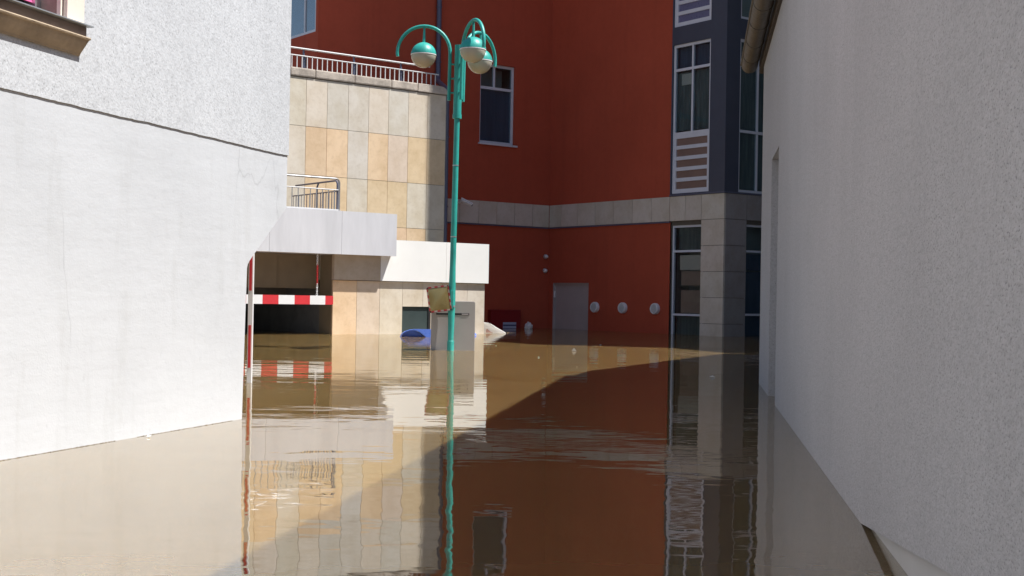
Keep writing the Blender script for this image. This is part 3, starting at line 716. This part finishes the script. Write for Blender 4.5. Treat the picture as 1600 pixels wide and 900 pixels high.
# ------------------------------------------------------------------ railings
def railing(name, label, base): return Thing(name, label, 'railing', FM, base)
r1 = railing('terrace_railing', 'white metal railing along the coping below the red wall', (11.5, VU + 0.08, 4.535))
yr = VU + 0.06
r1.part('top_rail', MB().tube([(8.6, yr, 4.885), (13.25, yr, 4.885)], 0.016, 8), 'white_metal')
r1.part('middle_rail', MB().tube([(8.6, yr, 4.760), (13.45, yr, 4.760)], 0.011, 8), 'white_metal')
k = 8.65
while k < 13.46:
    r1.part('baluster', MB().box(k - 0.0065, k + 0.0065, yr - 0.006, yr + 0.006, 4.53, 4.755), 'white_metal'); k += 0.0985
for u_ in (8.66, 9.65, 10.64, 11.64, 12.62):
    r1.part('post', MB().box(u_ + 0.012, u_ + 0.032, yr + 0.012, yr + 0.05, 4.53, 4.875).box(u_ + 0.052, u_ + 0.066, yr + 0.012, yr + 0.05, 4.53, 4.75), 'pipe')
    r1.part('post_bracket', MB().tube([(u_ + 0.02, yr + 0.015, 4.66), (u_ + 0.06, yr + 0.015, 4.70), (u_ + 0.06, yr + 0.015, 4.60)], 0.008, 6), 'dark')
r2 = railing('canopy_railing', 'silver railing with rounded corners on top of the grey canopy', (9.5, 18.6, 1.981))
vf = 18.46; uc = 10.325
def arc(c, r, a0, a1, fx, n=6): return [fx(c, r * cos(a0 + (a1 - a0) * i / n), r * sin(a0 + (a1 - a0) * i / n)) for i in range(n + 1)]
top = [(7.6, vf, 2.492)] + [(uc - 0.07 + 0.07 * sin(q * PI / 12), vf, 2.422 + 0.07 * cos(q * PI / 12)) for q in range(7)] + [(uc, vf, 1.982)]
r2.part('top_rail', MB().tube(top, 0.017, 8), 'steel')
r2.part('middle_rail', MB().tube([(7.6, vf, 2.312), (uc, vf, 2.312)], 0.010, 8), 'white_metal')
r2.part('foot_rail', MB().box(7.6, uc + 0.02, vf - 0.012, vf + 0.012, 1.984, 2.004), 'white_metal')
k = 7.68
while k < uc - 0.05:
    r2.part('baluster', MB().box(k - 0.006, k + 0.006, vf - 0.005, vf + 0.005, 2.004, 2.304), 'steel'); k += 0.1065
ret = [(uc, vf + 0.06, 1.982), (uc, vf + 0.06, 2.40)] + [(uc, vf + 0.06 + 0.07 - 0.07 * cos(q * PI / 12), 2.40 + 0.07 * sin(q * PI / 12)) for q in range(1, 7)] + [(uc, 19.95, 2.47)]
r2.part('return_rail', MB().tube(ret, 0.015, 8), 'pipe')
r2.part('return_middle_rail', MB().tube([(uc, vf, 2.300), (uc, 20.05, 2.300)], 0.010, 8), 'pipe')
k = vf + 0.14
i = 0
while k < 20.05:
    r2.part('baluster', MB().box(uc - 0.005, uc + 0.005, k - 0.006, k + 0.006, 1.72, 2.295), 'pipe' if i % 3 else 'steel'); k += 0.095; i += 1
r2.part('post', MB().tube([(uc, 19.2, 1.72), (uc, 19.2, 2.40), (uc, 19.15, 2.465)], 0.015, 8), 'pipe')
r2.part('strut', MB().tube([(9.80, 19.75, 1.72), (9.92, 19.75, 2.26)], 0.014, 8), 'brown_board')
r2.part('strut', MB().tube([(9.93, 19.7, 1.72), (9.965, 19.7, 2.06)], 0.012, 8), 'brown_board')

# ------------------------------------------------------------------ barrier, post
ba = Thing('barrier_boom', 'red and white barrier boom across the flooded garage entrance', 'barrier', FM, (9.3, 18.5, 0.478))
bz0, bz1 = 0.480, 0.621
xs = [7.4, 7.67, 7.94, 8.21, 8.48, 8.753, 9.026, 9.298, 9.574, 9.844, 10.117, 10.245]
for i in range(len(xs) - 1):
    red = (len(xs) - 2 - i) % 2 == 0
    ba.part('stripe', MB().box(xs[i] + 0.0005, xs[i + 1] - 0.0005, 18.47, 18.53, bz0, bz1), 'red_sign' if red else 'white_sign')
ba.part('end_cap', MB().box(10.2455, 10.262, 18.475, 18.525, bz0 + 0.005, bz1 - 0.005), 'red_sign')
ch = Thing('warning_chain', 'red and white plastic chain hanging from the canopy to the barrier', 'chain', FM, (9.98, 18.50, 0.62))
z = 0.622; k = 0
while z < 1.285:
    a = (k % 2) * PI / 2; pts = []
    for q in range(9):
        th = q * 2 * PI / 8; dx = 0.013 * cos(th); pts.append((9.98 + dx * cos(a), 18.50 + dx * sin(a), z + 0.019 + 0.021 * sin(th)))
    ch.part('link', MB().tube(pts, 0.0048, 5, caps=False), 'red_sign' if 0.78 < z < 1.08 else 'white_sign'); z += 0.030; k += 1
pv = Vector((-1.885, 9.465, 0))
po = Thing('striped_post', 'white marker post with red stripes standing beside the white house corner', 'post', FW, (-1.885, 9.465, -1.2))
po.part('tube', MB().box(-1.9025, -1.8675, 9.465, 9.50, -1.2, 1.30), 'white_sign', bevel=0.003)
zz = [(-0.36, -0.12), (0.108, 0.415), (0.665, 0.92), (1.16, 1.29)]
for a, b_ in zz: po.part('red_stripe', MB().box(-1.8955, -1.8765, 9.4615, 9.4645, a, b_), 'red_sign')

# ------------------------------------------------------------------ street lamp
LX, LY = -0.733, 15.611
la = Thing('street_lamp', 'teal street lamp with three arched arms and hanging globes', 'lamp', FW, (LX, LY, -1.2), rot=(0, radians(0.62), 0))
z0 = 0.0
def LP(x, y, zz): return (LX + x, LY + y, zz)
la.part('pole', MB().tube([LP(0, 0, -1.2), LP(0, 0, 0.10), LP(0, 0, 0.62), LP(0, 0, 1.0), LP(0, 0, 2.80)], [0.034, 0.034, 0.044, 0.036, 0.033], 18), 'teal')
la.part('base_collar', MB().lathe([(0.036, 0.12), (0.041, 0.115), (0.041, -1.2)], 18, LP(0, 0, 0)), 'teal')
la.part('head', MB().tube([LP(0, 0, 2.78), LP(0, 0, 3.64)], 0.049, 18), 'teal')
ht = la.part('access_hatch', MB().box(LX - 0.018, LX + 0.018, LY - 0.0475, LY - 0.030, 0.50, 0.72), 'teal', bevel=0.003)
for zz in (1.35, 2.2): la.part('band', MB().lathe([(0.033, 0), (0.0375, 0.0), (0.0375, 0.012), (0.033, 0.012)], 18, LP(0, 0, zz)), 'steel')
la.part('head_collar', MB().lathe([(0.03, 0), (0.054, 0.0), (0.054, 0.05), (0.03, 0.05)], 18, LP(0, 0, 2.765)), 'teal')
for ang in (175, -65, 55):
    a = radians(ang); ca, sa = cos(a), sin(a)
    r0, R_ = 0.105, 0.318; cx = r0 + R_
    dz = 0.0
    path = [(r0, 2.98), (r0, 3.30), (r0, 3.50)] + [(cx - R_ * cos(th), 3.545 + R_ * sin(th)) for th in [PI * q / 20 for q in range(0, 21)]] + [(cx + R_ - 0.005, 3.50)]
    arm = la.part('arm', MB().tube([LP(x * ca, x * sa, zz) for x, zz in path], 0.021, 12), 'teal')
    for zz in (3.07, 3.24, 3.41):
        la.part('bracket', MB().tube([LP(0.04 * ca, 0.04 * sa, zz), LP(r0 * ca, r0 * sa, zz)], 0.011, 8), 'teal', parent=arm)
    gx, gy = cx * ca, cx * sa; gz = 3.515
    la.part('hanger', MB().tube([LP(gx, gy, gz + 0.13), LP(gx, gy, gz + 0.20), LP(gx, gy, gz + 0.345)], [0.024, 0.017, 0.012], 10), 'teal', parent=arm)
    gl = la.part('globe', MB().lathe([(0.154 * cos(q), 0.154 * sin(q)) for q in [radians(x) for x in range(4, 91, 6)]] + [(0.0005, 0.154)], 32, LP(gx, gy, gz)), 'teal')
    la.part('globe_bowl', MB().lathe([(0.0005, -0.151)] + [(0.151 * cos(q), -0.151 * sin(q)) for q in [radians(x) for x in range(86, -5, -5)]], 32, LP(gx, gy, gz)), 'bowl', parent=gl)
    la.part('globe_rim', MB().lathe([(0.149, -0.002), (0.1545, -0.002), (0.1553, 0.003), (0.1545, 0.008), (0.149, 0.008)], 32, LP(gx, gy, gz)), 'vent', parent=gl)
    la.part('globe_lamp', MB().lathe([(0.001, -0.07), (0.03, -0.06), (0.042, -0.03), (0.03, 0.01), (0.022, 0.06)], 16, LP(gx, gy, gz)), 'white_sign', parent=gl)

# traffic mirror clamped to the pole, hanging askew
mi = Thing('traffic_mirror', 'small yellowed traffic mirror with red and white border on the lamp pole', 'mirror', FW, (LX - 0.128, LY - 0.075, 0.615), rot=(radians(-6), radians(-8.0), radians(8)))
def rr(hw, hh, r, n=5):
    pts = []
    for cx, cz, a0 in ((hw - r, hh - r, 0), (-hw + r, hh - r, PI / 2), (-hw + r, -hh + r, PI), (hw - r, -hh + r, 1.5 * PI)):
        pts += [(cx + r * cos(a0 + PI / 2 * q / n), cz + r * sin(a0 + PI / 2 * q / n)) for q in range(n + 1)]
    return pts
MX, MY, MZ = mi.b
hw, hh = 0.133, 0.153
mi.part('back_plate', MB().prism_xz([(MX + x, MZ + zz) for x, zz in rr(hw, hh, 0.022)], MY + 0.002, MY + 0.03), 'dark')
# border strips
seg = []
for sgn in (1, -1):
    for q in range(6): seg.append((-hw + 0.02 + q * (2 * hw - 0.04) / 6, -hw + 0.02 + (q + 1) * (2 * hw - 0.04) / 6, sgn * hh - (0.018 if sgn > 0 else 0), sgn * hh + (0.018 if sgn < 0 else 0), q))
for sgn in (1, -1):
    for q in range(7): seg.append((sgn * hw - (0.014 if sgn > 0 else 0), sgn * hw + (0.014 if sgn < 0 else 0), -hh + 0.02 + q * (2 * hh - 0.04) / 7, -hh + 0.02 + (q + 1) * (2 * hh - 0.04) / 7, q))
for x0, x1, a, b_, q in seg:
    mi.part('border_stripe', MB().box(MX + x0, MX + x1, MY - 0.008, MY + 0.002, MZ + a, MZ + b_), 'sillslab' if q % 2 else 'fire_red')
cv = MB(); N = 12; vs = []; fs = []
for i in range(N + 1):
    for j in range(N + 1):
        x = -0.119 + 0.238 * i / N; zz = -0.135 + 0.27 * j / N
        vs.append((MX + x, MY - 0.003 - 0.014 * (1 - (x / 0.119) ** 2) * (1 - (zz / 0.135) ** 2), MZ + zz))
for i in range(N):
    for j in range(N): fs.append((i * (N + 1) + j, (i + 1) * (N + 1) + j, (i + 1) * (N + 1) + j + 1, i * (N + 1) + j + 1))
cv.add(vs, fs); cv.sm = True
mi.part('mirror_face', cv, 'mirror')
for zz in (0.11, -0.11): mi.part('clamp', MB().tube([(MX + 0.09, MY + 0.03, MZ + zz), (MX + 0.155, MY + 0.075, MZ + zz), (MX + 0.17, MY + 0.02, MZ + zz)], 0.012, 8), 'steel')

# cabinet behind the lamp
ca_ = Thing('utility_cabinet', 'half-sunk grey cabinet with dark handle slot behind the lamp pole', 'cabinet', FW, (-0.708, 15.86, -1.2), rot=(0, 0, radians(4)))
hx = 0.262
prof = [(-hx, -1.2), (hx, -1.2), (hx, 0.565)] + [(hx - 0.025 + 0.025 * cos(q), 0.565 + 0.025 * sin(q)) for q in (PI / 8, PI / 4, 3 * PI / 8)] + [(hx - 0.025, 0.59), (-hx + 0.02, 0.59), (-hx + 0.006, 0.584), (-hx, 0.57)]
CX, CY, _ = ca_.b
ca_.part('body', MB().prism_xz([(CX + x, zz) for x, zz in prof], CY - 0.17, CY + 0.17), 'cabinet', bevel=0.005)
ca_.part('handle_slot', MB().box(CX - 0.205, CX + 0.19, CY - 0.173, CY - 0.1702, 0.424, 0.448), 'dark')
ca_.part('slot_grip', MB().box(CX + 0.10, CX + 0.18, CY - 0.1755, CY - 0.1735, 0.430, 0.442), 'door')

# ------------------------------------------------------------------ fittings on the red building
fb = Thing('fire_hose_box', 'dark red wall box with striped pale notice, half under water', 'box', FM, (16.17, VC, -0.6))
fb.part('body', MB().box(15.79, 16.55, VC - 0.13, VC - 0.001, -0.6, 0.385), 'fire_red', bevel=0.006)
nb = fb.part('notice', MB().box(16.09, 16.43, VC - 0.1345, VC - 0.1305, -0.15, 0.13), 'notice_blue')
for z in (0.055, -0.02, -0.10): fb.part('notice_stripe', MB().box(16.092, 16.428, VC - 0.1365, VC - 0.1350, z, z + 0.026), 'notice_ink', parent=nb)
vlabels = ['round louvred vent nearest the grey door', 'round louvred vent in the middle of the three on the red wall', 'round louvred vent nearest the stone window bay']
for lab, vv in zip(vlabels, (20.36, 19.51, 18.575)):
    vt = Thing('wall_vent', lab, 'vent', FM, (UR, vv, 0.475), group='round vents on the red wall')
    vt.part('housing', MB().lathe([(0.108, 0.0), (0.108, -0.055), (0.098, -0.072), (0.086, -0.072), (0.084, -0.05)], 32, (UR, vv, 0.475), 'x'), 'vent')
    vt.part('back', MB().lathe([(0.0005, -0.046), (0.085, -0.046)], 24, (UR, vv, 0.475), 'x'), 'vent_dark')
    for q in range(-3, 4):
        zz = q * 0.0225; hl = math.sqrt(0.084 ** 2 - zz * zz)
        vt.part('louvre', MB().add([(UR - 0.070, vv - hl, 0.475 + zz - 0.007), (UR - 0.070, vv + hl, 0.475 + zz - 0.007), (UR - 0.052, vv + hl, 0.475 + zz + 0.008), (UR - 0.052, vv - hl, 0.475 + zz + 0.008),
                                    (UR - 0.073, vv - hl, 0.475 + zz - 0.004), (UR - 0.073, vv + hl, 0.475 + zz - 0.004), (UR - 0.055, vv + hl, 0.475 + zz + 0.011), (UR - 0.055, vv - hl, 0.475 + zz + 0.011)],
                                   [(0, 1, 2, 3), (7, 6, 5, 4), (0, 4, 5, 1), (1, 5, 6, 2), (2, 6, 7, 3), (3, 7, 4, 0)]), 'vent')
for lab, uu, zz in (('upper of two small round wall lamps by the red corner', 17.275, 1.524), ('lower of two small round wall lamps by the red corner', 17.262, 1.224)):
    sn = Thing('wall_lamp', lab, 'wall lamp', FM, (uu, VC, zz), group='small round fittings in the corner')
    sn.part('base', MB().lathe([(0.05, 0.0), (0.05, -0.03), (0.03, -0.04)], 18, (uu, VC, zz), 'y'), 'door')
    sn.part('dome', MB().lathe([(0.036, -0.035), (0.033, -0.06), (0.02, -0.078), (0.0005, -0.084)], 18, (uu, VC, zz), 'y'), 'vent')
sc_ = Thing('security_camera', 'slanting pale security camera on the stone band beside the lamp pole', 'camera', FM, (15.0, VC, 2.50))
sc_.part('bracket', MB().tube([(14.98, VC - 0.03, 2.52), (14.98, VC - 0.16, 2.56), (15.0, VC - 0.22, 2.56)], 0.016, 8), 'vent')
b0 = Vector((14.97, VC - 0.16, 2.59)); b1 = Vector((15.16, VC - 0.26, 2.49))
sc_.part('body', MB().tube([b0, b1], [0.034, 0.032], 4), 'vent')
sc_.part('lens', MB().tube([b1 + (b1 - b0) * 0.002, b1 + (b1 - b0) * 0.06], 0.02, 12), 'dark')
sc_.part('hood', MB().tube([b0 + Vector((0, 0, 0.034)), b1 + Vector((0.02, -0.01, 0.024))], [0.02, 0.02], 4), 'vent')

# ------------------------------------------------------------------ floating things
# blue tub lying on its side, mouth towards the alley
tb = Thing('floating_tub', 'blue plastic tub floating on its side before the garage wall', 'tub', FW, (-1.54, 20.6, 0.0), rot=(0, 0, radians(8)))
BX, BY, BZ = tb.b
mouth = [(-0.215, -0.06), (-0.205, -0.01), (-0.175, 0.045), (-0.12, 0.085), (-0.055, 0.107), (0.0, 0.112), (0.06, 0.100), (0.115, 0.072), (0.165, 0.036), (0.205, 0.0), (0.225, -0.04)]
sh = MB(); n = len(mouth); vs = []
for yy, k_, th in ((BY - 0.02, 1.0, 0.0), (BY + 0.42, 0.9, 0.0), (BY - 0.02, 0.965, 0.006), (BY + 0.42, 0.865, 0.006)):
    vs += [(BX + x * k_, yy, zz * k_ - th) for x, zz in mouth]
fs = []
for k in range(n - 1):
    fs += [(k, k + 1, n + k + 1, n + k), (2 * n + k, 2 * n + k + 1, 3 * n + k + 1, 3 * n + k), (k, k + 1, 2 * n + k + 1, 2 * n + k)]
sh.add(vs, fs); sh.sm = True
tb.part('shell', sh, 'bin_blue')
tb.part('bottom', MB().add([(BX + x * 0.88, BY + 0.14, zz * 0.9 - 0.004) for x, zz in mouth], [tuple(range(n))]), 'bin_blue')
tb.part('rim', MB().tube([(BX + x * 1.01, BY - 0.022, zz * 1.02) for x, zz in mouth[:7]], 0.005, 8), 'bin_blue')
tp = [(x, zz + 0.002) for x, zz in mouth[5:]] + [(0.26, -0.06), (0.52, -0.06), (0.52, 0.124), (0.0, 0.124)]
tb.part('lid', MB().prism_xz([(BX + x, zz) for x, zz in tp], BY - 0.03, BY - 0.010), 'bin_blue')

# white polystyrene wedge
wd = Thing('floating_wedge', 'white polystyrene wedge with faded pink print floating by the garage corner', 'packaging', FW, (-0.39, 23.5, 0.0))
WX, WY, _ = wd.b
wp = [(-0.35, -0.12), (0.30, -0.04), (0.292, 0.014), (0.24, 0.045), (0.13, 0.105), (0.03, 0.165), (-0.02, 0.185), (-0.12, 0.196), (-0.35, 0.192)]
g = MB(); n = len(wp)
vs = [(WX + x, WY - 0.09 + 0.02 * noise.noise((x * 9, zz * 9, 1)), zz) for x, zz in wp] + [(WX + x * 0.92, WY + 0.18, zz * 0.9) for x, zz in wp]
g.add(vs, [tuple(range(n)), tuple(range(2 * n - 1, n - 1, -1))] + [(i, i + n, (i + 1) % n + n, (i + 1) % n) for i in range(n)])
wd.part('block', g, 'poly', bevel=0.012)
wd.part('print', MB().add([(WX - 0.06, WY - 0.1075, 0.010), (WX + 0.07, WY - 0.1075, 0.010), (WX + 0.02, WY - 0.1075, 0.030), (WX - 0.02, WY - 0.1075, 0.062), (WX - 0.045, WY - 0.1075, 0.085), (WX - 0.06, WY - 0.1075, 0.05)], [(0, 1, 2, 3, 4, 5)]), 'pink_print')
# clear crumpled bottle-like ball at the foot of the red wall
bl = MB(); n1, n2 = 10, 14; c0 = FM.w(16.72, VC - 0.18, 0.045)
vs = []; fs = []
for i in range(n1 + 1):
    th = PI * i / n1
    for k in range(n2):
        ph = 2 * PI * k / n2; d_ = Vector((sin(th) * cos(ph), sin(th) * sin(ph), cos(th)))
        r_ = 0.082 * (1 + 0.35 * noise.noise(d_ * 2.3) + 0.18 * noise.noise(d_ * 6.0))
        vs.append((c0.x + d_.x * r_, c0.y + d_.y * r_ * 0.9, c0.z + d_.z * r_ * 1.05))
for i in range(n1):
    for k in range(n2): fs.append((i * n2 + k, i * n2 + (k + 1) % n2, (i + 1) * n2 + (k + 1) % n2, (i + 1) * n2 + k))
bl.add(vs, fs)
single('crumpled_bag', bl, 'vent', 'crumpled pale plastic bag floating at the foot of the red wall', 'bag', FW, (c0.x, c0.y, 0.0))
# scraps
def scrap(x, y, s_, lab, mat='paper', h_=0.02):
    g = MB(); a = random.uniform(0, PI)
    pts = []
    for (px, py, pz) in ((-1, -0.4, 0.004), (0.9, -0.1, 0.006), (0.2, 0.6, 0.004), (-0.35, 0.1, h_)):
        pts.append((x + s_ * (px * cos(a) - py * sin(a) * 0.6), y + s_ * (px * sin(a) * 0.6 + py), pz))
    g.add(pts, [(0, 1, 3), (1, 2, 3), (2, 0, 3), (0, 2, 1)])
    single('paper_scrap', g, mat, lab, 'scrap', FW, (x, y, 0.0), group='scraps floating on the flood')
scrap(0.765, 16.06, 0.055, 'white paper scrap floating on the sunlit strip before the door', h_=0.045)
scrap(1.70, 11.09, 0.03, 'pale scrap floating in the shade before the stone bay', h_=0.02)
scrap(-1.60, 5.83, 0.020, 'tiny white scrap floating against the white wall', h_=0.012)
scrap(-0.60, 21.95, 0.05, 'small blue scrap floating beside the grey cabinet', mat='bin_blue', h_=0.05)
scrap(0.218, 8.78, 0.014, 'tiny pale speck floating at the shadow edge mid-alley', h_=0.01)
for x, y, k, lab in ((0.62, 12.3, 0.016, 'tiny pale speck floating where the sunlit strip narrows'), (-0.2, 17.4, 0.022, 'small pale scrap floating right of the grey cabinet in sun'),
                     (0.30, 14.2, 0.015, 'tiny pale speck floating in mid-alley sun, nearer than the paper scrap'), (1.25, 18.3, 0.02, 'small pale scrap floating before the middle vent')):
    scrap(x, y, k, lab, h_=0.012)
